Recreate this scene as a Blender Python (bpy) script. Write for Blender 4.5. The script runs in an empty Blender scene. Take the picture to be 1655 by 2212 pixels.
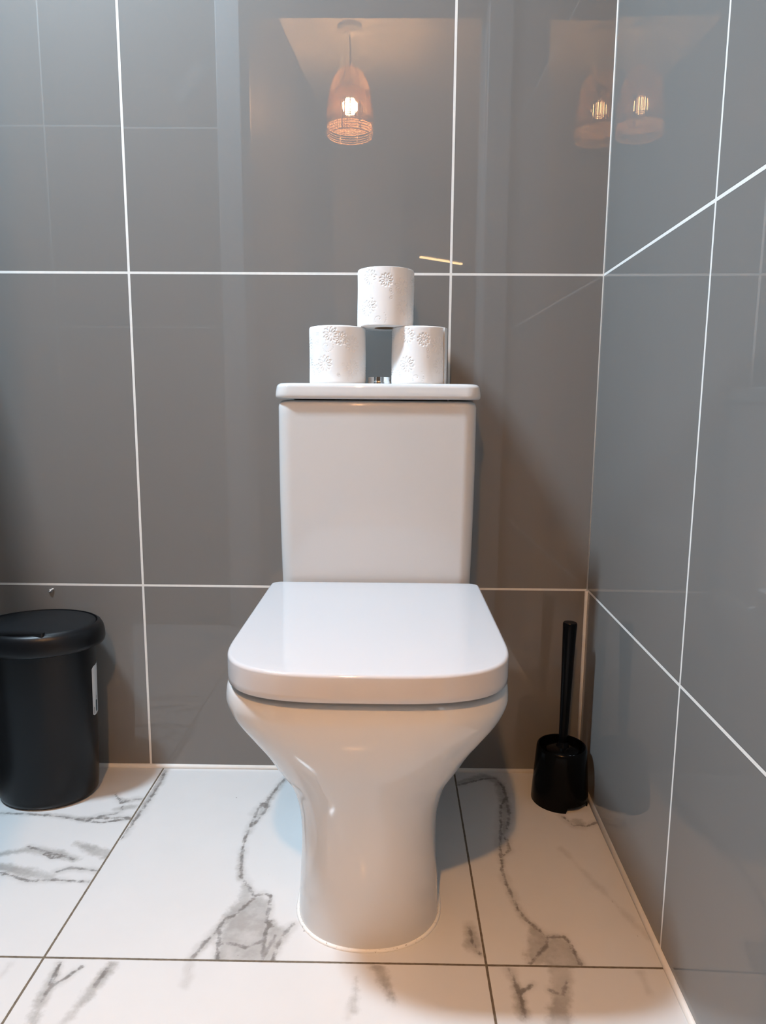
import bpy, bmesh, math, random
import numpy as np
from mathutils import Vector, Matrix
PI = math.pi
scene = bpy.context.scene
COL = scene.collection

# ------------------------------------------------------------------ camera
cam_data = bpy.data.cameras.new('camera')
cam = bpy.data.objects.new('camera', cam_data); COL.objects.link(cam)
CP = Vector((-0.38881, -1.35769, 0.74718))
CR = Vector((0.999874, 0.014113, 0.007269)); CU = Vector((-0.009305, 0.150055, 0.988634)); CF = Vector((-0.012861, 0.988577, -0.150167))
cam.matrix_world = Matrix(((CR.x, CU.x, -CF.x, CP.x), (CR.y, CU.y, -CF.y, CP.y), (CR.z, CU.z, -CF.z, CP.z), (0, 0, 0, 1)))
cam_data.sensor_fit = 'VERTICAL'; cam_data.sensor_height = 36.0
cam_data.lens = 36.0 * 1514.986 / 2212.0
cam_data.clip_start = 0.02
scene.camera = cam

# ------------------------------------------------------------------ world, daylight, exposure
world = bpy.data.worlds.new('sky'); scene.world = world; world.use_nodes = True
bg = world.node_tree.nodes['Background']
bg.inputs['Color'].default_value = (0.72, 0.84, 1.0, 1); bg.inputs['Strength'].default_value = 0.6
scene.view_settings.view_transform = 'Standard'; scene.view_settings.look = 'None'
scene.view_settings.exposure = -0.08; scene.view_settings.gamma = 1.0
scene.view_settings.use_curve_mapping = False

CEIL = 2.37
def area(name, loc, target, sx, sy, watts, color):
    l = bpy.data.lights.new(name, 'AREA'); l.shape = 'RECTANGLE'; l.size = sx; l.size_y = sy; l.energy = watts; l.color = color
    o = bpy.data.objects.new(name, l); COL.objects.link(o); o.location = loc
    o.rotation_euler = (Vector(target) - Vector(loc)).to_track_quat('-Z', 'Y').to_euler()
    return o
SKY_X, SKY_Y = -1.42, -0.61          # roof window over the left half of the bathroom
area('skylight_daylight', (SKY_X, SKY_Y, CEIL + 0.04), (SKY_X + 2.6, SKY_Y, 0), 0.15, 0.26, 72, (0.66, 0.84, 1.0))
# cool fill added along the corridor, behind the camera, to brighten surfaces facing it
area('corridor_fill', (0.605, -2.7, 1.45), (-0.6, -2.7, 1.45), 0.7, 1.1, 6, (0.85, 0.92, 1.0))
BULB_STRENGTH = 3450.0

# ------------------------------------------------------------------ helpers
def link(name, me, mat=None, parent=None, smooth=False, kind=None):
    o = bpy.data.objects.new(name, me); COL.objects.link(o)
    if mat is not None: me.materials.append(mat)
    if parent is not None: o.parent = parent
    if smooth:
        for p in me.polygons: p.use_smooth = True
    if kind: o['kind'] = kind
    return o
def thing(name, label, cat, loc=(0, 0, 0), group=None):
    o = bpy.data.objects.new(name, None); COL.objects.link(o); o.location = loc
    o.empty_display_size = 0.05
    o['label'] = label; o['category'] = cat
    if group: o['group'] = group
    return o
def mesh(name, v, f):
    me = bpy.data.meshes.new(name); me.from_pydata([tuple(map(float, p)) for p in v], [], f); me.update(); return me
def boxes(name, bl, mat, parent=None, bevel=0.0, kind=None):
    bm = bmesh.new()
    for (x0, y0, z0, x1, y1, z1) in bl:
        r = bmesh.ops.create_cube(bm, size=1.0)
        bmesh.ops.scale(bm, vec=(x1-x0, y1-y0, z1-z0), verts=r['verts'])
        bmesh.ops.translate(bm, vec=((x0+x1)/2, (y0+y1)/2, (z0+z1)/2), verts=r['verts'])
    if bevel: bmesh.ops.bevel(bm, geom=bm.edges[:], offset=bevel, segments=3, affect='EDGES', profile=0.5)
    me = bpy.data.meshes.new(name); bm.to_mesh(me); bm.free()
    return link(name, me, mat, parent, kind=kind)
def loft(rings, cap0=True, cap1=True, closed=True):
    n = len(rings[0]); v = [p for r in rings for p in r]; f = []
    for i in range(len(rings)-1):
        for j in range(n if closed else n-1):
            k = (j+1) % n
            f.append((i*n+j, i*n+k, (i+1)*n+k, (i+1)*n+j))
    if cap0: f.append(tuple(reversed(range(n))))
    if cap1: f.append(tuple((len(rings)-1)*n+j for j in range(n)))
    return v, f
def circle(cx, cy, z, rx, ry=None, n=64, ph=0.0):
    ry = rx if ry is None else ry
    return [(cx+rx*math.cos(2*PI*i/n+ph), cy+ry*math.sin(2*PI*i/n+ph), z) for i in range(n)]
def lathe(name, prof, cx, cy, mat, parent=None, n=64, ratio=1.0, cap0=True, cap1=True, auto=35):
    v, f = loft([circle(cx, cy, z, max(r, 1e-5), max(r, 1e-5)*ratio, n) for r, z in prof], cap0, cap1)
    o = link(name, mesh(name, v, f), mat, parent, smooth=True); sharp(o, auto); return o
def sharp(o, deg=35):
    me = o.data
    bm = bmesh.new(); bm.from_mesh(me)
    bmesh.ops.recalc_face_normals(bm, faces=bm.faces[:])
    for e in bm.edges:
        if len(e.link_faces) == 2 and e.calc_face_angle(0) > math.radians(deg): e.smooth = False
    bm.to_mesh(me); bm.free()
    for p in me.polygons: p.use_smooth = True
def tube_verts(path, r, n=6, closed=False):
    P = [Vector(p) for p in path]; rings = []
    m = len(P)
    for i in range(m):
        a = P[(i-1) % m] if (closed or i > 0) else P[i]
        b = P[(i+1) % m] if (closed or i < m-1) else P[i]
        t = (b-a).normalized()
        u = t.orthogonal().normalized() if abs(t.z) > 0.9 else t.cross(Vector((0, 0, 1))).normalized()
        w = t.cross(u)
        rings.append([tuple(P[i]+r*(math.cos(2*PI*k/n)*u+math.sin(2*PI*k/n)*w)) for k in range(n)])
    return rings
class MB:
    def __init__(s): s.v = []; s.f = []
    def add(s, v, f):
        o = len(s.v); s.v += list(v); s.f += [tuple(i+o for i in q) for q in f]
    def tube(s, path, r, n=6, closed=False):
        rg = tube_verts(path, r, n, closed)
        if closed: rg = rg + [rg[0]]
        s.add(*loft(rg, not closed, not closed))
    def build(s, name, mat, parent=None, smooth=True): return link(name, mesh(name, s.v, s.f), mat, parent, smooth)

# ------------------------------------------------------------------ materials
def new_mat(name):
    m = bpy.data.materials.new(name); m.use_nodes = True
    nt = m.node_tree; return m, nt, nt.nodes['Principled BSDF']
def N(nt, t, **kw):
    n = nt.nodes.new(t)
    for k, v in kw.items(): setattr(n, k, v)
    return n
def math_n(nt, op, a, b=None, c=None):
    n = N(nt, 'ShaderNodeMath', operation=op)
    for i, x in enumerate((a, b, c)):
        if x is None: continue
        if isinstance(x, (int, float)): n.inputs[i].default_value = x
        else: nt.links.new(x, n.inputs[i])
    return n.outputs[0]
def maprange(nt, x, a, b, c=0.0, d=1.0, smooth=True):
    n = N(nt, 'ShaderNodeMapRange', interpolation_type='SMOOTHSTEP' if smooth else 'LINEAR')
    nt.links.new(x, n.inputs[0])
    for i, v in enumerate((a, b, c, d)): n.inputs[i+1].default_value = v
    return n.outputs[0]
def mixc(nt, fac, a, b):
    n = N(nt, 'ShaderNodeMix', data_type='RGBA')
    if isinstance(fac, (int, float)): n.inputs[0].default_value = fac
    else: nt.links.new(fac, n.inputs[0])
    for i, x in ((6, a), (7, b)):
        if isinstance(x, tuple): n.inputs[i].default_value = (*x, 1)
        else: nt.links.new(x, n.inputs[i])
    return n.outputs[2]
def mixf(nt, fac, a, b):
    n = N(nt, 'ShaderNodeMix', data_type='FLOAT'); nt.links.new(fac, n.inputs[0])
    n.inputs[2].default_value = a; n.inputs[3].default_value = b
    return n.outputs[0]
def noise(nt, vec, scale, detail=2, rough=0.5):
    n = N(nt, 'ShaderNodeTexNoise'); n.inputs['Scale'].default_value = scale; n.inputs['Detail'].default_value = detail; n.inputs['Roughness'].default_value = rough
    nt.links.new(vec, n.inputs['Vector']); return n.outputs[0]
def simple(name, col, rough=0.5, spec=0.5, metal=0.0, coat=0.0, mottle=0.03, scale=40, bump=0.0):
    m, nt, b = new_mat(name)
    co = N(nt, 'ShaderNodeTexCoord').outputs['Object']
    f = noise(nt, co, scale, 3)
    c = mixc(nt, f, tuple(max(0, x*(1-mottle)) for x in col), tuple(min(1, x*(1+mottle)) for x in col))
    nt.links.new(c, b.inputs['Base Color'])
    b.inputs['Roughness'].default_value = rough; b.inputs['Metallic'].default_value = metal
    b.inputs['Specular IOR Level'].default_value = spec; b.inputs['Coat Weight'].default_value = coat
    if bump:
        bp = N(nt, 'ShaderNodeBump'); bp.inputs['Strength'].default_value = bump; bp.inputs['Distance'].default_value = 0.001
        nt.links.new(noise(nt, co, scale*12, 3), bp.inputs['Height']); nt.links.new(bp.outputs[0], b.inputs['Normal'])
    return m
def emissive(name, col, strength):
    m, nt, b = new_mat(name)
    b.inputs['Base Color'].default_value = (*col, 1); b.inputs['Emission Color'].default_value = (*col, 1); b.inputs['Emission Strength'].default_value = strength
    return m
def tile_mat(name, axis, off, period, zoff, zper, w=0.0046, col=(0.197, 0.191, 0.182)):
    """polished taupe porcelain tiles with white grout; axis = object coordinate running along the wall"""
    m, nt, b = new_mat(name)
    co = N(nt, 'ShaderNodeTexCoord').outputs['Object']
    sep = N(nt, 'ShaderNodeSeparateXYZ'); nt.links.new(co, sep.inputs[0])
    masks = []; ids = []
    for (ax, o, p) in ((axis, off, period), ('Z', zoff, zper)):
        s = math_n(nt, 'SUBTRACT', sep.outputs[ax], o)
        ids.append(math_n(nt, 'FLOOR', math_n(nt, 'DIVIDE', s, p)))
        d = math_n(nt, 'ABSOLUTE', math_n(nt, 'WRAP', s, p/2, -p/2))
        masks.append(maprange(nt, d, w/2-0.0002, w/2+0.0002, 1, 0))
        masks.append(maprange(nt, d, w/2+0.0002, w/2+0.0016, 1, 0))
    g = math_n(nt, 'MAXIMUM', masks[0], masks[2]); edge = math_n(nt, 'MAXIMUM', masks[1], masks[3])
    n1 = noise(nt, co, 3.0, 4); n2 = noise(nt, co, 90.0, 3)
    tc = mixc(nt, n1, tuple(c*0.96 for c in col), tuple(c*1.04 for c in col))
    tc = mixc(nt, math_n(nt, 'MULTIPLY', edge, 0.45), tc, tuple(c*0.4 for c in col))
    gc = mixc(nt, n2, (0.72, 0.70, 0.66), (0.84, 0.83, 0.80))
    nt.links.new(mixc(nt, g, tc, gc), b.inputs['Base Color'])
    nt.links.new(mixf(nt, g, 0.006, 0.8), b.inputs['Roughness'])
    b.inputs['IOR'].default_value = 1.52
    # every tile sits a hair out of true, so reflections step at the joints
    cmb = N(nt, 'ShaderNodeCombineXYZ'); nt.links.new(ids[0], cmb.inputs[0]); nt.links.new(ids[1], cmb.inputs[1])
    wn = N(nt, 'ShaderNodeTexWhiteNoise'); nt.links.new(cmb.outputs[0], wn.inputs['Vector'])
    vs = N(nt, 'ShaderNodeVectorMath', operation='SUBTRACT'); nt.links.new(wn.outputs['Color'], vs.inputs[0]); vs.inputs[1].default_value = (.5, .5, .5)
    vm = N(nt, 'ShaderNodeVectorMath', operation='SCALE'); nt.links.new(vs.outputs[0], vm.inputs[0]); vm.inputs['Scale'].default_value = 0.004
    geo = N(nt, 'ShaderNodeNewGeometry')
    va = N(nt, 'ShaderNodeVectorMath', operation='ADD'); nt.links.new(geo.outputs['Normal'], va.inputs[0]); nt.links.new(vm.outputs[0], va.inputs[1])
    vn = N(nt, 'ShaderNodeVectorMath', operation='NORMALIZE'); nt.links.new(va.outputs[0], vn.inputs[0])
    nt.links.new(vn.outputs[0], b.inputs['Normal'])
    return m

XL, ZU, T = -0.8855, 0.9893, 0.602
XF, YF = -0.8576, -0.5103
M_back = tile_mat('tile_back', 'X', XL, T, ZU, 0.6011)
M_right = tile_mat('tile_right', 'Y', -0.4807, T, ZU, 0.6011)
M_door = tile_mat('tile_door', 'X', -1.475, T, ZU, 0.6011)
M_left = tile_mat('tile_left', 'Y', -0.4, T, ZU, 0.6011)
M_ceramic = simple('glazed_ceramic', (0.645, 0.645, 0.64), 0.03, 0.5, mottle=0.008, scale=6)
M_plastic = simple('white_duroplast', (0.57, 0.57, 0.585), 0.06, 0.5, mottle=0.006, scale=6)
M_seat = simple('seat_grey', (0.22, 0.21, 0.20), 0.3)
M_chrome = simple('chrome', (0.82, 0.83, 0.84), 0.08, metal=1.0)
M_caulk = simple('white_caulk', (0.78, 0.76, 0.72), 0.55, mottle=0.06, scale=60)
M_paper = simple('tissue_paper', (0.87, 0.87, 0.865), 0.95, 0.1, mottle=0.01, scale=200)
M_core = simple('cardboard', (0.32, 0.24, 0.17), 0.9, 0.2)
M_bin = simple('matt_black_plastic', (0.0050, 0.0055, 0.0068), 0.34, 0.28, mottle=0.1, scale=30)
M_binlid = simple('black_lid_plastic', (0.0075, 0.0085, 0.010), 0.45, 0.3, mottle=0.15, scale=30)
M_black = simple('gloss_black_plastic', (0.0022, 0.0022, 0.0024), 0.2, 0.12)
M_bristle = simple('black_bristle', (0.01, 0.01, 0.01), 0.7)
M_label = simple('label_paper', (0.66, 0.68, 0.69), 0.6, mottle=0.02)
M_print = simple('label_print_dark', (0.03, 0.06, 0.07), 0.6)
M_printg = simple('label_print_grey', (0.28, 0.28, 0.28), 0.6)
M_paint = simple('ceiling_paint', (0.78, 0.775, 0.76), 0.8, mottle=0.02, scale=8)
M_wallpaint = simple('corridor_paint', (0.36, 0.355, 0.34), 0.75, mottle=0.02, scale=8)
M_dark = simple('corridor_dark_panel', (0.05, 0.049, 0.047), 0.6, mottle=0.03, scale=8)
M_frame = simple('door_frame_paint', (0.74, 0.76, 0.78), 0.35, mottle=0.01)
M_rattan = simple('rattan', (0.68, 0.51, 0.34), 0.7, 0.3, mottle=0.12, scale=60)
M_rattan_dark = simple('rattan_dark', (0.20, 0.145, 0.10), 0.7, 0.3, mottle=0.12, scale=60)
M_cord = simple('lamp_cord', (0.10, 0.09, 0.08), 0.6)
M_bulb = emissive('bulb_glow', (1.0, 0.50, 0.19), BULB_STRENGTH)
M_strip = emissive('cabinet_strip_glow', (1.0, 0.62, 0.28), 26.0)
M_wood = simple('cabinet_front', (0.42, 0.36, 0.28), 0.45)
M_lint = simple('lint', (0.88, 0.88, 0.88), 0.9)

nt_ = M_rattan.node_tree; b_ = nt_.nodes['Principled BSDF']; out_ = nt_.nodes['Material Output']
tr_ = nt_.nodes.new('ShaderNodeBsdfTranslucent'); tr_.inputs['Color'].default_value = (0.75, 0.55, 0.36, 1)
mx_ = nt_.nodes.new('ShaderNodeMixShader'); mx_.inputs[0].default_value = 0.45
nt_.links.new(b_.outputs[0], mx_.inputs[1]); nt_.links.new(tr_.outputs[0], mx_.inputs[2]); nt_.links.new(mx_.outputs[0], out_.inputs['Surface'])

def floor_mat():
    m, nt, b = new_mat('marble_tile_floor')
    co = N(nt, 'ShaderNodeTexCoord').outputs['Object']
    sep = N(nt, 'ShaderNodeSeparateXYZ'); nt.links.new(co, sep.inputs[0])
    w = 0.0034
    n_edge = noise(nt, co, 120, 3)
    gm = []
    for ax, o in (('X', XF), ('Y', YF)):
        d = math_n(nt, 'ABSOLUTE', math_n(nt, 'WRAP', math_n(nt, 'SUBTRACT', sep.outputs[ax], o), T/2, -T/2))
        d = math_n(nt, 'ADD', d, math_n(nt, 'MULTIPLY', math_n(nt, 'SUBTRACT', n_edge, 0.5), 0.0008))
        gm.append(maprange(nt, d, w/2-0.0003, w/2+0.0003, 1, 0))
    g = math_n(nt, 'MAXIMUM', gm[0], gm[1])
    av = N(nt, 'ShaderNodeAttribute', attribute_name='vein').outputs['Fac']
    asm = N(nt, 'ShaderNodeAttribute', attribute_name='smudge').outputs['Fac']
    nf = noise(nt, co, 70, 5, 0.65); nm = noise(nt, co, 22, 4, 0.6); nc = noise(nt, co, 9, 4, 0.6)
    vd = math_n(nt, 'ADD', av, math_n(nt, 'MULTIPLY', math_n(nt, 'SUBTRACT', nf, 0.5), 0.0125))
    vd = math_n(nt, 'MAXIMUM', vd, 0.0)
    halo = math_n(nt, 'MULTIPLY', maprange(nt, math_n(nt, 'ADD', av, math_n(nt, 'MULTIPLY', math_n(nt, 'SUBTRACT', nm, 0.5), 0.030)), 0.0, 0.013, 1, 0), 0.34)
    thin = math_n(nt, 'MULTIPLY', maprange(nt, vd, 0.0004, 0.0040, 1, 0), maprange(nt, nm, 0.30, 0.62, 0.45, 0.88))
    sd = math_n(nt, 'ADD', asm, math_n(nt, 'MULTIPLY', math_n(nt, 'SUBTRACT', nf, 0.5), 0.022))
    sm = math_n(nt, 'MULTIPLY', maprange(nt, sd, -0.010, 0.003, 1, 0), maprange(nt, nm, 0.32, 0.66, 0.46, 0.88))
    base = mixc(nt, nc, (0.64, 0.64, 0.635), (0.69, 0.69, 0.685))
    c = mixc(nt, sm, base, (0.33, 0.32, 0.305))
    c = mixc(nt, halo, c, (0.38, 0.37, 0.355))
    c = mixc(nt, thin, c, (0.17, 0.16, 0.15))
    gc = mixc(nt, noise(nt, co, 160, 3), (0.06, 0.045, 0.03), (0.22, 0.18, 0.13))
    # scattered crumbs of dirt
    vor = N(nt, 'ShaderNodeTexVoronoi'); vor.inputs['Scale'].default_value = 26; nt.links.new(co, vor.inputs['Vector'])
    spk = maprange(nt, vor.outputs['Distance'], 0.02, 0.04, 0.75, 0)
    spk = math_n(nt, 'MULTIPLY', spk, maprange(nt, noise(nt, co, 14, 2), 0.54, 0.60, 0, 1))
    c = mixc(nt, spk, c, (0.12, 0.10, 0.08))
    nt.links.new(mixc(nt, g, c, gc), b.inputs['Base Color'])
    nt.links.new(mixf(nt, g, 0.07, 0.85), b.inputs['Roughness'])
    b.inputs['IOR'].default_value = 1.5
    return m
M_floor = floor_mat()

# ------------------------------------------------------------------ structure
DR = -0.0225                      # the right-hand wall leans a little out of square
YD0, YD1 = -0.945, -1.055         # door wall: bathroom face and corridor face
XLW = -1.95                       # left wall
VT = [[(-0.599,-0.036),(-0.61,-0.072),(-0.622,-0.121),(-0.633,-0.145),(-0.638,-0.203),(-0.64,-0.244),(-0.635,-0.288),(-0.625,-0.34),(-0.616,-0.351),(-0.605,-0.367),(-0.596,-0.382),(-0.578,-0.379),(-0.57,-0.382),(-0.568,-0.412),(-0.567,-0.436),(-0.556,-0.445)],[(-0.631,-0.129),(-0.622,-0.144),(-0.618,-0.105),(-0.611,-0.077)],[(-0.634,-0.203),(-0.625,-0.174),(-0.616,-0.14)],[(-0.595,-0.388),(-0.614,-0.423),(-0.629,-0.432),(-0.634,-0.455),(-0.647,-0.482),(-0.657,-0.509)],[(-0.631,-0.455),(-0.626,-0.482),(-0.622,-0.508)],[(-0.624,-0.482),(-0.609,-0.479),(-0.587,-0.487),(-0.564,-0.473)],[(-0.561,-0.436),(-0.564,-0.454),(-0.563,-0.48),(-0.56,-0.509)],[(-0.528,-0.442),(-0.538,-0.462),(-0.543,-0.484),(-0.546,-0.51)],[(-0.549,-0.462),(-0.556,-0.488),(-0.559,-0.507)],[(-0.849,-0.021),(-0.846,-0.069),(-0.847,-0.135),(-0.851,-0.195),(-0.854,-0.245)],[(-1.105,-0.175),(-1.054,-0.175),(-0.99,-0.182),(-0.953,-0.19),(-0.913,-0.185),(-0.863,-0.182)],[(-0.951,-0.193),(-0.907,-0.199),(-0.88,-0.191),(-0.858,-0.185)],[(-0.923,-0.181),(-0.893,-0.171),(-0.887,-0.159),(-0.89,-0.147)],[(-0.919,-0.105),(-0.896,-0.136),(-0.88,-0.123),(-0.859,-0.121)],[(-1.004,-0.27),(-0.966,-0.284),(-0.911,-0.301)],[(-1.014,-0.338),(-0.959,-0.357),(-0.917,-0.353),(-0.864,-0.357)],[(-0.925,-0.336),(-0.908,-0.324),(-0.86,-0.33)],[(-0.967,-0.29),(-0.95,-0.3),(-0.936,-0.298)],[(-0.831,-0.519),(-0.828,-0.546),(-0.825,-0.579)],[(-0.8,-0.526),(-0.811,-0.543),(-0.823,-0.556)],[(-0.763,-0.524),(-0.769,-0.556)],[(-0.251,-0.055),(-0.197,-0.029),(-0.173,-0.028),(-0.163,-0.06),(-0.163,-0.098),(-0.178,-0.127),(-0.186,-0.182),(-0.194,-0.22),(-0.199,-0.268),(-0.204,-0.311),(-0.203,-0.341),(-0.198,-0.375),(-0.192,-0.407),(-0.186,-0.425),(-0.171,-0.445),(-0.162,-0.459),(-0.138,-0.457),(-0.132,-0.472),(-0.129,-0.495),(-0.128,-0.506)],[(-0.191,-0.213),(-0.183,-0.233),(-0.184,-0.258),(-0.196,-0.277)],[(-0.163,-0.098),(-0.167,-0.155),(-0.177,-0.199)],[(-0.162,-0.459),(-0.167,-0.475),(-0.184,-0.493),(-0.195,-0.505)],[(-0.226,-0.515),(-0.221,-0.539),(-0.218,-0.569),(-0.219,-0.591)],[(-0.215,-0.553),(-0.199,-0.54)],[(-0.069,-0.156),(-0.057,-0.184),(-0.035,-0.189),(-0.01,-0.175)],[(-0.272,-0.438),(-0.27,-0.469),(-0.262,-0.49)],[(-0.178,-0.55),(-0.164,-0.557),(-0.153,-0.535)]]
VF = [[(-0.096,-0.252),(-0.051,-0.367),(-0.018,-0.457)],[(-0.656,-0.519),(-0.651,-0.553)],[(-0.05,-0.517),(-0.051,-0.548)],[(-0.434,-0.57),(-0.437,-0.597)],[(-0.897,-0.525),(-0.899,-0.544)]]
VS = [[(-0.598,-0.04,5),(-0.61,-0.082,8),(-0.622,-0.134,8),(-0.633,-0.189,5),(-0.637,-0.231,2)],[(-0.638,-0.257,2),(-0.636,-0.288,6),(-0.626,-0.346,7)],[(-0.612,-0.362,10),(-0.609,-0.398,14),(-0.621,-0.423,12),(-0.632,-0.451,10),(-0.643,-0.482,7),(-0.656,-0.507,3)],[(-0.59,-0.407,26),(-0.594,-0.455,36),(-0.588,-0.497,40)],[(-0.56,-0.44,10),(-0.546,-0.462,18),(-0.556,-0.501,14)],[(-0.852,-0.014,10),(-0.849,-0.069,10),(-0.851,-0.138,8),(-0.854,-0.205,4),(-0.855,-0.245,2)],[(-0.898,-0.156,8),(-0.867,-0.146,10)],[(-1.02,-0.174,5),(-0.954,-0.187,8),(-0.863,-0.182,4)],[(-0.908,-0.121,5),(-0.879,-0.128,8)],[(-1.04,-0.292,8),(-1.0,-0.279,10),(-0.949,-0.286,12),(-0.906,-0.303,8)],[(-0.925,-0.26,8),(-0.885,-0.28,14),(-0.853,-0.291,14)],[(-1.022,-0.324,12),(-0.969,-0.337,14),(-0.927,-0.348,8)],[(-0.831,-0.523,6),(-0.829,-0.55,9),(-0.827,-0.579,10),(-0.82,-0.614,9)],[(-0.761,-0.522,10),(-0.767,-0.549,12),(-0.774,-0.578,9),(-0.784,-0.613,8)],[(-0.403,-0.514,12),(-0.39,-0.548,10),(-0.381,-0.573,6)],[(-0.43,-0.534,3),(-0.431,-0.584,8)],[(-0.25,-0.045,10),(-0.195,-0.018,12),(-0.169,-0.042,12),(-0.169,-0.125,13),(-0.182,-0.199,9),(-0.193,-0.233,5)],[(-0.194,-0.239,7),(-0.204,-0.313,3)],[(-0.203,-0.341,3),(-0.197,-0.383,6),(-0.189,-0.419,6)],[(-0.179,-0.436,8),(-0.174,-0.463,20),(-0.185,-0.493,18)],[(-0.15,-0.471,20),(-0.151,-0.5,30)],[(-0.271,-0.443,10),(-0.269,-0.473,16),(-0.262,-0.49,6)],[(-0.225,-0.517,5),(-0.22,-0.548,9),(-0.22,-0.586,12)],[(-0.158,-0.516,18),(-0.164,-0.55,14),(-0.178,-0.6,18)],[(-0.045,-0.178,14)]]
def seg_dist(px, py, a, b):
    ax, ay = a[:2]; bx, by = b[:2]
    dx, dy = bx-ax, by-ay; L2 = dx*dx+dy*dy+1e-12
    t = np.clip(((px-ax)*dx+(py-ay)*dy)/L2, 0, 1)
    return np.hypot(px-ax-t*dx, py-ay-t*dy), t
def build_floor():
    xs = np.concatenate([[-2.1, -1.6], np.arange(-1.15, 0.012, 0.004), [0.4, 1.2]])
    ys = np.concatenate([[-4.8, -3.0, -1.2], np.arange(-0.63, 0.0, 0.004), [0.02]])
    X, Y = np.meshgrid(xs, ys, indexing='ij')
    vein = np.full(X.shape, 0.08); sm = np.full(X.shape, 0.08)
    tx = np.floor((X-XF)/T); ty = np.floor((Y-YF)/T)
    def same_tile(L):
        p = np.mean([q[:2] for q in L], axis=0)
        return (tx == math.floor((p[0]-XF)/T)) & (ty == math.floor((p[1]-YF)/T))
    for L, extra in [(l, 0.0) for l in VT]+[(l, 0.0034) for l in VF]:
        for a, b in zip(L[:-1], L[1:]):
            d, t = seg_dist(X, Y, a, b); vein = np.where(same_tile(L), np.minimum(vein, d+extra), vein)
    for L in VS:
        if len(L) == 1: sm = np.minimum(sm, np.hypot(X-L[0][0], Y-L[0][1])-L[0][2]/1000)
        for a, b in zip(L[:-1], L[1:]):
            d, t = seg_dist(X, Y, a, b); sm = np.where(same_tile(L), np.minimum(sm, d-(a[2]*(1-t)+b[2]*t)/1000), sm)
    nx, ny = X.shape
    v = np.stack([X.ravel(), Y.ravel(), np.zeros(X.size)], 1)
    i, j = np.meshgrid(np.arange(nx-1), np.arange(ny-1), indexing='ij')
    q = (i*ny+j).ravel()
    f = np.stack([q, q+ny, q+ny+1, q+1], 1)
    me = mesh('floor', v, [tuple(int(k) for k in r) for r in f])
    for nm, arr in (('vein', vein), ('smudge', sm)):
        at = me.attributes.new(nm, 'FLOAT', 'POINT'); at.data.foreach_set('value', arr.ravel().astype(np.float32))
    return link('floor', me, M_floor, kind='structure')
build_floor()
boxes('wall_back', [(XLW-0.1, 0, -0.02, 0.12, 0.1, CEIL)], M_back, kind='structure')
wr = boxes('wall_right', [(0, -0.9465, -0.02, 0.1, 0.004, CEIL)], M_right, kind='structure')
wr.rotation_euler = (0, 0, DR)
boxes('wall_left', [(XLW-0.1, YD1, -0.02, XLW, 0.0, CEIL)], M_left, kind='structure')
DX0, DX1, DZ = -0.855, -0.115, 1.955
boxes('wall_front', [(XLW, YD1, -0.02, DX0-0.02, YD0, CEIL), (DX1+0.02, YD1, -0.02, 0.12, YD0, CEIL), (DX0-0.02, YD1, DZ+0.02, DX1+0.02, YD0, CEIL)], M_door, kind='structure')
boxes('shadow_block', [(-1.75, -0.26, 0, -1.218, 0.0, 1.12)], M_left, kind='structure')  # unseen block added at far left to shade the lower-left back wall
# door lining and architraves of the doorway the camera looks through
e = 0.015
dr = thing('door_1', 'white door frame', 'door'); del dr['label'], dr['category']; dr['kind'] = 'structure'
boxes('lining', [(DX0-0.02, YD1, 0, DX0, YD0, DZ+0.02), (DX1, YD1, 0, DX1+0.02, YD0, DZ+0.02), (DX0, YD1, DZ, DX1, YD0, DZ+0.02)], M_frame, dr)
boxes('architrave', [(DX0-0.078, YD0, 0, DX0-0.004, YD0+e, DZ+0.07), (DX1+0.004, YD0, 0, DX1+0.078, YD0+e, DZ+0.07), (DX0-0.004, YD0, DZ+0.004, DX1+0.004, YD0+e, DZ+0.07)], M_frame, dr, bevel=0.003)
boxes('door_stop', [(DX0, YD0-0.055, 0, DX0+0.012, YD0-0.04, DZ), (DX1-0.012, YD0-0.055, 0, DX1, YD0-0.04, DZ)], M_frame, dr)
# ceiling with the opening of the roof window
hx0, hx1, hy0, hy1 = SKY_X-0.20, SKY_X+0.20, SKY_Y-0.26, SKY_Y+0.26
boxes('ceiling', [(XLW-0.1, YD1, CEIL, hx0, 0.1, CEIL+0.06), (hx1, YD1, CEIL, 1.2, 0.1, CEIL+0.06), (hx0, hy1, CEIL, hx1, 0.1, CEIL+0.06), (hx0, YD1, CEIL, hx1, hy0, CEIL+0.06),
                  (XLW-0.1, -4.8, CEIL, 1.2, YD1, CEIL+0.06)], M_paint, kind='structure')
wn = thing('window_1', 'x', 'window'); del wn['label'], wn['category']; wn['kind'] = 'structure'
boxes('window_frame', [(hx0, hy0, CEIL, hx0+0.03, hy1, CEIL+0.03), (hx1-0.03, hy0, CEIL, hx1, hy1, CEIL+0.03), (hx0+.03, hy0, CEIL, hx1-.03, hy0+0.03, CEIL+0.03), (hx0+.03, hy1-0.03, CEIL, hx1-.03, hy1, CEIL+0.03)], M_frame, wn)
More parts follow.
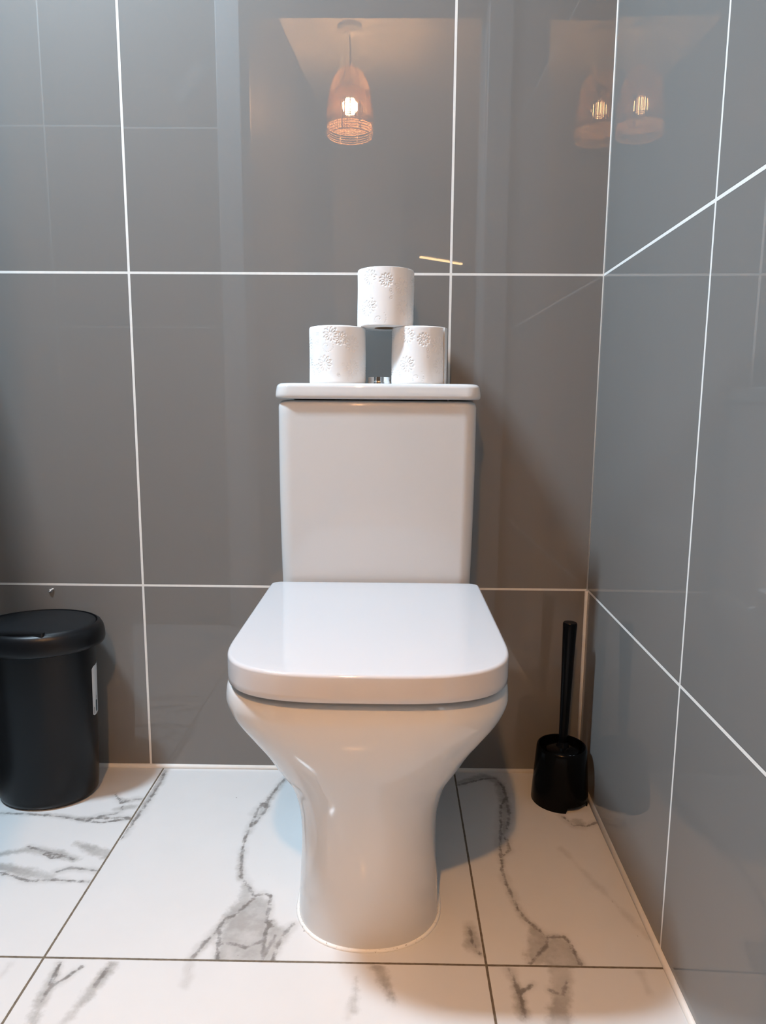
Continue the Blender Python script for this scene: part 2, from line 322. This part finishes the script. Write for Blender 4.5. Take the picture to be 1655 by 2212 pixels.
# corridor
def wall_run(name, a, b, mat, th=0.06):
    a = Vector((*a, 0)); b = Vector((*b, 0)); d = (b-a).normalized(); n = Vector((-d.y, d.x, 0))*th
    q = [a, b, b+n, a+n]; v = [(p.x, p.y, z) for z in (-0.02, CEIL) for p in q]
    f = [(3, 2, 1, 0), (4, 5, 6, 7)]+[(i, (i+1) % 4, (i+1) % 4+4, i+4) for i in range(4)]
    return link(name, mesh(name, v, f), mat, kind='structure')
wall_run('wall_corridor_left', (-0.766, -3.183), (-0.965, YD1), M_dark)
wall_run('wall_corridor_far', (-0.345, -3.453), (-0.766, -3.183), M_wallpaint)
wall_run('wall_corridor_end', (1.2, -4.6), (-0.345, -4.6), M_wallpaint)
wall_run('wall_corridor_return', (-0.345, -4.6), (-0.345, -3.47), M_wallpaint)
wall_run('wall_corridor_right', (0.62, YD1), (0.62, -4.6), M_wallpaint)
fill_fr = thing('fill_light_frame', 'x', 'window'); del fill_fr['label'], fill_fr['category']; fill_fr['kind'] = 'structure'  # made-up opening, framing the added corridor fill light
boxes('window_frame', [(0.59, -3.11, 0.84, 0.62, -3.05, 2.06), (0.59, -2.35, 0.84, 0.62, -2.29, 2.06), (0.59, -3.05, 0.84, 0.62, -2.35, 0.90), (0.59, -3.05, 2.00, 0.62, -2.35, 2.06)], M_frame, fill_fr)
# silicone and grout beads
def bead(name, path, r, mat=M_caulk):
    mb = MB(); mb.tube(path, r, 8); return mb.build(name, mat)
for nm, path, r in (('trim_1', [(XLW, -0.0005, 0.0012), (-0.005, -0.0005, 0.0012)], 0.0058),
                    ('trim_2', [(DR*-0.0-0.0005, 0, 0.001), (-math.sin(-DR)*0.935-0.0005, -0.935, 0.001)], 0.0062)):
    bead(nm, path, r)['kind'] = 'structure'
bead('trim_3', [(-0.0005, -0.0005, 0.0), (-0.0005, -0.0005, 0.386)], 0.0045)['kind'] = 'structure'
bead('trim_4', [(0.0004, 0.0004, 0.386), (0.0004, 0.0004, CEIL)], 0.0022)['kind'] = 'structure'

# ------------------------------------------------------------------ toilet
TC = -0.4185
toilet = thing('toilet', 'white ceramic close-coupled toilet with its square lid closed', 'toilet', (TC, -0.3, 0))
def local(o, t):
    o.location = -Vector(t.location); return o
def sup_plan(cx, hw, yb, y0, yf, n, rb, K=44, B=10):
    """plan outline: straight sides, rounded back corners, superelliptic front"""
    pts = []
    for i in range(2*K+1):            # front, from left (-x) to right
        a = PI*i/(2*K)
        c, s = -math.cos(a), math.sin(a)
        x = math.copysign(abs(c)**(2/n), c); y = abs(s)**(2/n)
        pts.append((cx+hw*x, y0+(yf-y0)*y))
    for i in range(1, 9): pts.append((cx+hw, y0+(yb-rb-y0)*i/9))
    for i in range(B+1):
        a = PI/2*i/B; pts.append((cx+hw-rb+rb*math.cos(a), yb-rb+rb*math.sin(a)))
    for i in range(B+1):
        a = PI/2+PI/2*i/B; pts.append((cx-hw+rb+rb*math.cos(a), yb-rb+rb*math.sin(a)))
    for i in range(8, 0, -1): pts.append((cx-hw, y0+(yb-rb-y0)*i/9))
    return pts
def interp(tab, z):
    """smooth (Catmull-Rom like) table interpolation; rows (z, a, b, ...)"""
    tab = sorted(tab); zs = [r[0] for r in tab]; out = []
    for k in range(1, len(tab[0])):
        ys = [r[k] for r in tab]; n = len(zs)
        m = []
        for i in range(n):
            if i == 0: m.append((ys[1]-ys[0])/(zs[1]-zs[0]))
            elif i == n-1: m.append((ys[-1]-ys[-2])/(zs[-1]-zs[-2]))
            else: m.append((ys[i+1]-ys[i-1])/(zs[i+1]-zs[i-1]))
        z_ = min(max(z, zs[0]), zs[-1])
        i = max(j for j in range(n-1) if zs[j] <= z_) if z_ < zs[-1] else n-2
        h = zs[i+1]-zs[i]; t = (z_-zs[i])/h
        out.append((2*t**3-3*t**2+1)*ys[i]+(t**3-2*t**2+t)*h*m[i]+(-2*t**3+3*t**2)*ys[i+1]+(t**3-t**2)*h*m[i+1])
    return out
# z, half width, front y, front-start y, exponent, back y
PAN = [(0.0, 0.1045, -0.4895, -0.395, 2.15, -0.13), (0.06, 0.1015, -0.493, -0.398, 2.2, -0.13), (0.12, 0.0985, -0.500, -0.400, 2.25, -0.13),
       (0.165, 0.0990, -0.509, -0.402, 2.3, -0.125), (0.20, 0.1035, -0.519, -0.405, 2.35, -0.12), (0.235, 0.113, -0.532, -0.41, 2.45, -0.11),
       (0.27, 0.1300, -0.549, -0.42, 2.6, -0.08), (0.30, 0.1420, -0.565, -0.43, 2.8, -0.05), (0.33, 0.1595, -0.578, -0.44, 3.0, -0.02),
       (0.357, 0.1750, -0.5865, -0.45, 3.2, -0.01), (0.380, 0.1825, -0.5905, -0.455, 3.3, -0.008), (0.396, 0.1812, -0.5895, -0.455, 3.3, -0.008)]
rings = []
for k in range(61):
    z = 0.396*k/60
    hw, yf, y0, n, yb = interp(PAN, z)
    rings.append([(x, y, z) for x, y in sup_plan(TC, hw, yb, y0, yf, n, 0.03)])
for dz, ins in ((0.400, 0.0015), (0.4035, 0.004), (0.4055, 0.0075), (0.406, 0.012)):
    hw, yf, y0, n, yb = interp(PAN, 0.396)
    rings.append([(x, y, dz) for x, y in sup_plan(TC, hw-ins, yb-ins, y0, yf+ins, n, 0.03)])
o = local(link('pan', mesh('pan', *loft(rings)), M_ceramic, toilet, True), toilet); sharp(o, 50)
# seat ring under the lid
rings = [[(x, y, z) for x, y in sup_plan(TC+0.001, 0.1715-ins, -0.19, -0.465, -0.593+ins, 3.5, 0.02)] for z, ins in ((0.4062, 0), (0.409, 0), (0.4104, 0.001))]
o = local(link('seat', mesh('seat', *loft(rings)), M_seat, toilet, True), toilet); sharp(o)
LX = -0.4172
def lid_ring(z, ins):
    return [(x, y, z) for x, y in sup_plan(LX, 0.1783-ins, -0.1745-ins, -0.465, -0.6005+ins, 3.3, 0.014)]
prof = [(0.4105, 0.004), (0.4105, 0.0006), (0.4112, 0.0)]+[(0.411+0.029*i/4, -0.0002*math.sin(PI*i/4)) for i in range(1, 5)]
for i in range(1, 9):
    a = PI/2*i/8; prof.append((0.440+0.0045*math.sin(a), 0.0045*(1-math.cos(a))))
prof += [(0.4448, 0.02), (0.4450, 0.06), (0.4452, 0.10)]
o = local(link('seat_lid', mesh('seat_lid', *loft([lid_ring(z, i) for z, i in prof])), M_plastic, toilet, True), toilet); sharp(o, 60)
def rrect(x0, x1, y0, y1, rf, rb, n=10):
    pts = []
    for (cx, cy, r, a0) in ((x1-rf, y0+rf, rf, -PI/2), (x1-rb, y1-rb, rb, 0), (x0+rb, y1-rb, rb, PI/2), (x0+rf, y0+rf, rf, PI)):
        for i in range(n+1):
            a = a0+PI/2*i/n; pts.append((cx+r*math.cos(a), cy+r*math.sin(a)))
    return pts
def tank_ring(z, ins, x0, x1, yf, rf, yb=-0.004, rb=0.008):
    return [(x, y, z) for x, y in rrect(x0+ins, x1-ins, yf+ins, yb, rf, rb)]
rings = []
for k in range(25):
    t = k/24; z = 0.4062+(0.744-0.4062)*t
    bow = 0.0022*math.sin(PI*min(1, t*1.0))
    rings.append(tank_ring(z, 0, -0.5815-0.003*t-bow*0.6, -0.2500+0.0035*t+bow*0.6, -0.163-0.006*t-bow, 0.024))
for z, ins in ((0.748, 0.0007), (0.7515, 0.0022), (0.7540, 0.005), (0.7552, 0.010)):
    rings.append(tank_ring(z, ins, -0.5845, -0.2465, -0.169, 0.024))
o = local(link('cistern', mesh('cistern', *loft(rings)), M_ceramic, toilet, True), toilet); sharp(o, 60)
rings = []
lp = [(0.7572, 0.012), (0.7572, 0.004), (0.7580, 0.0015), (0.7598, 0.0002), (0.764, 0.0), (0.770, 0.0006), (0.775, 0.0014)]
for i in range(1, 9):
    a = PI/2*i/8; lp.append((0.775+0.0085*math.sin(a), 0.0014+0.0085*(1-math.cos(a))))
lp += [(0.7838, 0.03), (0.7840, 0.06)]
for z, ins in lp:
    rings.append([(x, y, z) for x, y in rrect(-0.5885+ins, -0.2405-ins, -0.1765+ins, -0.002-ins*0.6, 0.026, 0.01)])
o = local(link('cistern_lid', mesh('cistern_lid', *loft(rings)), M_ceramic, toilet, True), toilet); sharp(o, 60)
btn = local(lathe('flush_button', [(0.0212, 0.7835), (0.0212, 0.788), (0.0205, 0.7895), (0.0185, 0.7895)], -0.4140, -0.088, M_chrome, toilet), toilet)
for s in (-1, 1):
    ring = [(-0.4140+0.0003*s+0.0195*math.cos(a)*s, -0.088+0.0195*math.sin(a)) for a in [-PI/2+PI*i/16 for i in range(17)]]
    v, f = loft([[(x, y, z) for x, y in ring] for z in (0.7890, 0.7950, 0.7968)])
    o = link('button_half', mesh('button_half', v, f), M_chrome, btn, True); sharp(o)
# silicone bead round the foot
hw, yf, y0, n, yb = interp(PAN, 0.0)
mb = MB(); mb.tube([(x, y, 0.0008) for x, y in sup_plan(TC, hw+0.0012, yb+0.001, y0, yf-0.0010, n, 0.03)], 0.0031, 8, closed=True)
def bead_mat():
    m, nt, b = new_mat('dirty_silicone')
    co = N(nt, 'ShaderNodeTexCoord').outputs['Object']
    d = maprange(nt, noise(nt, co, 260, 4, 0.7), 0.60, 0.70, 0, 0.9)
    nt.links.new(mixc(nt, d, (0.80, 0.79, 0.76), (0.16, 0.10, 0.05)), b.inputs['Base Color']); b.inputs['Roughness'].default_value = 0.5
    return m
local(mb.build('sealant_bead', bead_mat(), toilet), toilet)

# ------------------------------------------------------------------ toilet paper rolls
RR, RH, RC = 0.0490, 0.0965, 0.0195
def emboss(s, z):
    """height of the embossed flower pattern (m) over arc length s and height z"""
    rng = random.Random(5)
    h = np.zeros_like(s); circ = 2*PI*RR
    def ds(a):
        d = s-a; return (d+circ/2) % circ-circ/2
    spots = []
    for k in range(6):
        spots.append((k*circ/6+0.006*rng.uniform(-1, 1), 0.022+0.05*(k % 2)+0.012*rng.uniform(-1, 1), 0.0135, rng.uniform(0, 1)))
        spots.append((k*circ/6+0.006*rng.uniform(-1, 1)+0.002, 0.074-0.05*(k % 2)+0.010*rng.uniform(-1, 1), 0.0125, rng.uniform(0, 1)))
        spots.append((k*circ/6+0.026+0.004*rng.uniform(-1, 1), 0.080-0.06*(k % 2)+0.008*rng.uniform(-1, 1), 0.0105, rng.uniform(0, 1)))
    line = np.full(s.shape, 9.0)
    for (a, zc, R, ph) in spots:
        X = ds(a); Y = z-zc; npet = 11
        near = (np.abs(X) < R*1.1) & (np.abs(Y) < R*1.1)
        xx = X[near]; yy = Y[near]; best = np.full(xx.shape, 9.0)
        for p in range(npet):
            an = 2*PI*(p+ph)/npet
            u = xx*math.cos(an)+yy*math.sin(an); w = -xx*math.sin(an)+yy*math.cos(an)
            ea, eb = R*0.37, R*(0.13+0.03*u.clip(0, R)/R)
            q = np.sqrt(((u-R*0.61)/ea)**2+(w/eb)**2)
            best = np.minimum(best, np.abs(q-1)*eb*0.9)
        best = np.minimum(best, np.abs(np.hypot(xx, yy)-R*0.1))
        line[near] = np.minimum(line[near], best)
    h += -0.0008*np.exp(-(line/0.00060)**2)
    dots = []
    for k in range(7):                 # clusters of small blossoms and dotted spirals
        a0 = k*circ/7+0.012; z0 = 0.048+0.030*math.sin(k*2.1)
        for j in range(4):
            ca, cz = a0+rng.uniform(-.007, .007), z0+rng.uniform(-.010, .010)
            for p in range(6): dots.append((ca+0.0021*math.cos(p*PI/3), cz+0.0021*math.sin(p*PI/3)))
        for j in range(22):
            t = j*0.34; r = 0.0018+0.0016*t
            dots.append((a0+0.018+r*math.cos(t), z0-0.012+r*math.sin(t)))
    for (a, zc) in dots:
        if not 0.004 < zc < RH-0.004: continue
        X = ds(a); Y = z-zc
        near = (np.abs(X) < 0.0025) & (np.abs(Y) < 0.0025)
        h[near] -= 0.0007*np.exp(-(X[near]**2+Y[near]**2)/(0.0006**2))
    return h
def make_roll_mesh():
    n, mz = 480, 150
    th = np.arange(n)*2*PI/n; zz = np.linspace(0.0, RH, mz)
    TH, Z = np.meshgrid(th, zz, indexing='ij')
    rad = RR+emboss(TH*RR, Z)+0.0003*np.sin(TH*3+1)+0.00025*np.sin(TH*7+Z*60)
    edge = np.minimum(Z, RH-Z); rad -= 0.0012*np.exp(-(edge/0.0012))
    V = np.stack([rad*np.cos(TH), rad*np.sin(TH), Z], 2).reshape(-1, 3).tolist()
    f = []
    for i in range(n):
        k = (i+1) % n
        for j in range(mz-1): f.append((i*mz+j, k*mz+j, k*mz+j+1, i*mz+j+1))
    base = len(V)                      # end faces down to the core
    for zc, j in ((0.0, 0), (RH, mz-1)):
        ro = len(V)
        for i in range(n): V.append((RC*math.cos(th[i]), RC*math.sin(th[i]), zc))
        for i in range(n):
            k = (i+1) % n
            q = (i*mz+j, ro+i, ro+k, k*mz+j); f.append(q if zc == 0 else tuple(reversed(q)))
    return mesh('paper', V, f)
ROLL_ME = make_roll_mesh(); ROLL_ME.materials.append(M_paper)
for p in ROLL_ME.polygons: p.use_smooth = True
def core_mesh():
    rg = [circle(0, 0, z, r, n=40) for r, z in ((RC-0.0002, 0.0006), (RC-0.0002, RH-0.0006), (RC-0.0012, RH-0.0006), (RC-0.0012, 0.0006), (RC-0.0002, 0.0006))]
    me = mesh('core', *loft(rg, False, False)); me.materials.append(M_core); return me
CORE_ME = core_mesh()
def roll(label, loc, rz, tilt, scale=(1, 1, 1)):
    t = thing('toilet_paper_roll', label, 'toilet paper', loc, 'spare toilet paper rolls on the cistern')
    t.rotation_euler = (tilt[0], tilt[1], rz); t.scale = scale
    link('paper', ROLL_ME, None, t); c = link('core', CORE_ME, None, t); c['label'] = 'brown cardboard core'
    return t
def flap(t, a0, a1, skew, lift):
    """loose end of the sheet lying on the roll, with a slanting torn edge"""
    n, m = 130, 130; V = []; f = []
    zz = np.array([RH*(0.004+0.992*j/m) for j in range(m+1)])
    AA = np.array([[a0+skew*(1-j/m)+(a1-a0-skew*(1-j/m))*i/n for j in range(m+1)] for i in range(n+1)])
    EM = emboss((AA+1.9)*RR, np.broadcast_to(zz, AA.shape).copy())
    for i in range(n+1):
        for j in range(m+1):
            z = RH*(0.004+0.992*j/m); e = a0+skew*(1-j/m)
            a = e+(a1-e)*i/n
            r = RR+0.0007+lift*(1-i/n)**3+EM[i, j]*0.9
            V.append((r*math.cos(a), r*math.sin(a), z))
    for i in range(n):
        for j in range(m): f.append((i*(m+1)+j, (i+1)*(m+1)+j, (i+1)*(m+1)+j+1, i*(m+1)+j+1))
    o = link('loose_end', mesh('loose_end', V, f), M_paper, t, True)
    md = o.modifiers.new('thickness', 'SOLIDIFY'); md.thickness = 0.0004
    return o
zt = 0.7842
r1 = roll('left one of the two toilet paper rolls standing on the cistern lid', (-0.4875, -0.093, zt), 0.2, (0, 0), (1.01, 1.01, 1.0))
r2 = roll('right one of the two toilet paper rolls standing on the cistern lid', (-0.3440, -0.093, zt), 2.2, (0, 0), (0.985, 0.985, 1.0))
r3 = roll('toilet paper roll balanced on top of the other two rolls', (-0.4035, -0.094, zt+RH+0.0003), 4.0, (0, 0.0), (1.0, 1.0, 0.99))
def world_ang(t, deg): return math.radians(deg)-t.rotation_euler.z
flap(r2, world_ang(r2, -32), world_ang(r2, 60), 0.05, 0.0012)
flap(r3, world_ang(r3, -112), world_ang(r3, -40), -0.16, 0.0018)

# ------------------------------------------------------------------ bin
BX, BY = -1.050, -0.097
bin_ = thing('waste_bin', 'matt black plastic swing-lid bin standing against the tiled wall', 'bin', (BX, BY, 0))
RA = 0.80
prof = [(0.080, 0.0), (0.085, 0.001), (0.0895, 0.0045), (0.0915, 0.011), (0.0930, 0.03), (0.0995, 0.296), (0.0995, 0.30), (0.0965, 0.30)]
lathe('body', prof, 0, 0, M_bin, bin_, 96, RA, auto=50)
prof = [(0.099, 0.299), (0.1120, 0.3005), (0.1170, 0.3035), (0.1186, 0.310), (0.1180, 0.320), (0.1160, 0.3300), (0.1122, 0.3370), (0.1065, 0.3408), (0.1052, 0.3410), (0.1046, 0.3395), (0.1042, 0.333)]
lathe('rim', prof, 0, 0, M_bin, bin_, 96, RA, cap0=False, cap1=False, auto=60)
prof = [(0.1030, 0.334), (0.1030, 0.3390), (0.1020, 0.3400), (0.090, 0.3408), (0.05, 0.3425), (0.0, 0.343)]
lid = lathe('swing_lid', prof, 0, 0, M_binlid, bin_, 96, RA, auto=60)
v, f = loft([[(x, y, z) for x, y in rrect(-0.062, 0.048, -0.0815, -0.070, 0.004, 0.004, 5)] for z in (0.3385, 0.3448, 0.3458)])
o = link('lid_tab', mesh('lid_tab', v, f), M_bin, lid, True); sharp(o)
# paper sticker on the right side
def on_bin(a, z, off=0.0006):
    r = 0.0935+(z-0.03)/(0.266)*0.006+off
    return (r*math.cos(a), RA*r*math.sin(a), z)
def bin_patch(name, a0, a1, z0, z1, mat, parent, off, n=14, cut=0.0):
    V = []; f = []
    for i in range(n+1):
        t = i/n; a = a0+(a1-a0)*t
        c = cut*(max(0, 1-t*6)**2+max(0, 1-(1-t)*6)**2)
        for j in range(5): V.append(on_bin(a, z0+c+(z1-z0-2*c)*j/4, off))
    for i in range(n):
        for j in range(4): f.append((i*5+j, (i+1)*5+j, (i+1)*5+j+1, i*5+j+1))
    return link(name, mesh(name, V, f), mat, parent, True)
S0, S1 = -0.10, 0.60
st = bin_patch('sticker', S0, S1, 0.158, 0.256, M_label, bin_, 0.0005, cut=0.004); st['label'] = 'white paper sticker with small dark print'
bin_patch('print_block', 0.06, 0.15, 0.163, 0.186, M_print, st, 0.0009, 6)
bin_patch('print_line', -0.055, -0.02, 0.162, 0.175, M_printg, st, 0.0009, 4)
bin_patch('print_line', 0.11, 0.145, 0.188, 0.194, M_printg, st, 0.0009, 4)

# ------------------------------------------------------------------ toilet brush
HX, HY = -0.0605, -0.0960
tb = thing('toilet_brush', 'black toilet brush standing in its round holder in the corner', 'toilet brush', (HX, HY, 0))
def holder_mesh():
    n = 160; bm_v = []; f = []
    def is_notch(a):
        d = math.degrees(a) % 360
        return 272 <= d <= 327 or 92 <= d <= 147
    prof_out = [(0.0538, None), (0.0534, 0.010), (0.0515, 0.04), (0.0488, 0.08), (0.0470, 0.104), (0.0458, 0.1085), (0.0440, 0.110)]
    prof_in = [(0.0425, 0.109), (0.0420, 0.098), (0.0415, 0.088), (0.012, 0.086)]
    rows = []
    for i in range(n):
        a = 2*PI*i/n; col = []
        for r, z in prof_out: col.append((r*math.cos(a), r*math.sin(a), (0.0115 if is_notch(a) else 0.0) if z is None else z))
        for r, z in prof_in: col.append((r*math.cos(a), r*math.sin(a), z))
        # inner skirt
        rows.append(col)
    m = len(rows[0])
    for c in rows: bm_v += c
    for i in range(n):
        k = (i+1) % n
        for j in range(m-1): f.append((i*m+j, k*m+j, k*m+j+1, i*m+j+1))
    base = len(bm_v)
    for i in range(n):
        a = 2*PI*i/n; z = 0.0115 if is_notch(a) else 0.0
        bm_v += [(0.0515*math.cos(a), 0.0515*math.sin(a), z), (0.0440*math.cos(a), 0.0440*math.sin(a), 0.10)]
    for i in range(n):
        k = (i+1) % n
        f.append((i*m, base+2*i, base+2*k, k*m)); f.append((base+2*i, base+2*i+1, base+2*k+1, base+2*k))
    return mesh('holder', bm_v, f)
o = link('holder', holder_mesh(), M_black, tb, True); sharp(o, 40)
tp = Vector((-0.0545-HX+0.0, -0.090-HY, 0.350)); bt = Vector((0.0005, 0.0, 0.02)); ax = (tp-bt).normalized()
uu = ax.orthogonal().normalized(); ww = ax.cross(uu)
def stick(name, prof, mat, parent, n=40):
    L = (tp-bt).length
    rg = [[tuple(bt+ax*(s*L)+max(r, 1e-5)*(math.cos(2*PI*i/n)*uu+math.sin(2*PI*i/n)*ww)) for i in range(n)] for r, s in prof]
    o = link(name, mesh(name, *loft(rg)), mat, parent, True); sharp(o, 45); return o
stick('handle', [(0.0078, 0.20), (0.0082, 0.30), (0.0088, 0.42), (0.0106, 0.70), (0.0128, 0.955), (0.0132, 0.985), (0.0129, 0.994), (0.0120, 0.999), (0.0, 1.0)], M_black, tb)
stick('splash_cap', [(0.030, 0.238), (0.032, 0.244), (0.030, 0.252), (0.012, 0.262), (0.008, 0.29)], M_black, tb)
stick('bristle_head', [(0.010, 0.0), (0.026, 0.03), (0.030, 0.10), (0.027, 0.19), (0.010, 0.22)], M_bristle, tb)

# ------------------------------------------------------------------ pendant lamp in the corridor (seen in the polished tiles)
PX, PY = -0.588, -1.945
lamp = thing('pendant_lamp', 'woven rattan pendant lamp with a glowing bulb, mirrored in the polished tiles', 'lamp', (PX, PY, CEIL))
lathe('ceiling_rose', [(0.052, 0.0), (0.052, -0.008), (0.046, -0.022), (0.012, -0.034), (0.006, -0.036)], 0, 0, M_paint, lamp, 40)
mb = MB(); mb.tube([(0, 0, -0.034), (0.001, 0, -0.10), (0, 0, 2.150-CEIL)], 0.0028, 8); mb.build('cord', M_cord, lamp)
lathe('socket', [(0.017, 2.080-CEIL), (0.019, 2.085-CEIL), (0.019, 2.125-CEIL), (0.012, 2.150-CEIL), (0.004, 2.155-CEIL)], 0, 0, M_cord, lamp, 32)
prof = [(0.0, -0.036), (0.012, -0.0335), (0.023, -0.0265), (0.031, -0.015), (0.0345, 0.0), (0.032, 0.014), (0.0235, 0.026), (0.016, 0.034)]
lathe('bulb', [(r, z+2.047-CEIL) for r, z in prof], 0, 0, M_bulb, lamp, 32, auto=80)['label'] = 'glowing warm white globe bulb'
SH = [(1.925, 0.098), (1.945, 0.100), (1.965, 0.1015), (2.03, 0.099), (2.07, 0.094), (2.10, 0.0885), (2.13, 0.081), (2.155, 0.072), (2.175, 0.0605), (2.187, 0.049), (2.195, 0.037), (2.200, 0.027)]
def shr(z): return interp(SH, z)[0]
rgx = random.Random(3)
fr = MB(); hp = MB(); wv = MB()
for z, r in ((1.925, 0.0028), (1.965, 0.0024), (2.10, 0.0020), (2.200, 0.0022)):
    fr.tube([(p[0], p[1], z-CEIL) for p in circle(0, 0, 0, shr(z), n=56)], r, 6, True)
for k in range(8):
    a = 2*PI*(k+0.35)/8
    fr.tube([(shr(z)*math.cos(a), shr(z)*math.sin(a), z-CEIL) for z in [1.925+0.275*i/24 for i in range(25)]], 0.0020, 6)
sf = fr.build('shade', M_rattan, lamp); sf['label'] = 'bell-shaped woven rattan shade'
for z in (1.935, 1.945, 1.955, 1.972, 1.980, 1.988, 2.045)+tuple(2.106+0.0066*i for i in range(14)):
    hp.tube([(p[0], p[1], z-CEIL) for p in circle(0, 0, 0, shr(z)+0.001, n=48)], 0.0016, 5, True)
hp.build('hoop_weave', M_rattan, sf)
NV = 132
for k in range(NV):
    a = 2*PI*(k+rgx.uniform(-.25, .25))/NV
    top = 2.10+0.006*math.cos(4*a)
    wv.tube([(shr(z)*math.cos(a), shr(z)*math.sin(a), z-CEIL) for z in [1.966+(top-1.966)*i/6 for i in range(7)]], 0.0018, 5)
wv.build('upright_weave', M_rattan, sf)

# ------------------------------------------------------------------ kitchen cabinet glimpsed far down the corridor (only as a reflection)
kc = thing('wall_cabinet', 'wooden wall cabinet with a warm strip light under it, mirrored above the topmost roll', 'cabinet', (-0.16, -4.02, 1.79))
kc.rotation_euler = (0, 0, -0.62)
boxes('body', [(-0.205, -0.24, 0.0, 0.205, 0.24, 0.30)], M_wood, kc, bevel=0.003)
boxes('light_strip', [(-0.19, 0.18, -0.010, 0.19, 0.20, -0.0005)], M_strip, kc)['label'] = 'glowing warm strip light'

# ------------------------------------------------------------------ crumb of tissue stuck to the tiles above the bin
mb = MB(); mb.tube([(-1.0745, -0.0012, 0.3725), (-1.0715, -0.003, 0.3745), (-1.0685, -0.0025, 0.3785), (-1.0655, -0.0012, 0.3795)], 0.0013, 6)
mb.tube([(-1.0715, -0.003, 0.3745), (-1.0725, -0.0012, 0.378)], 0.0009, 6)
o = mb.build('tissue_scrap', M_lint); o['label'] = 'tiny white scrap of tissue stuck to the tiles above the bin'; o['category'] = 'scrap'
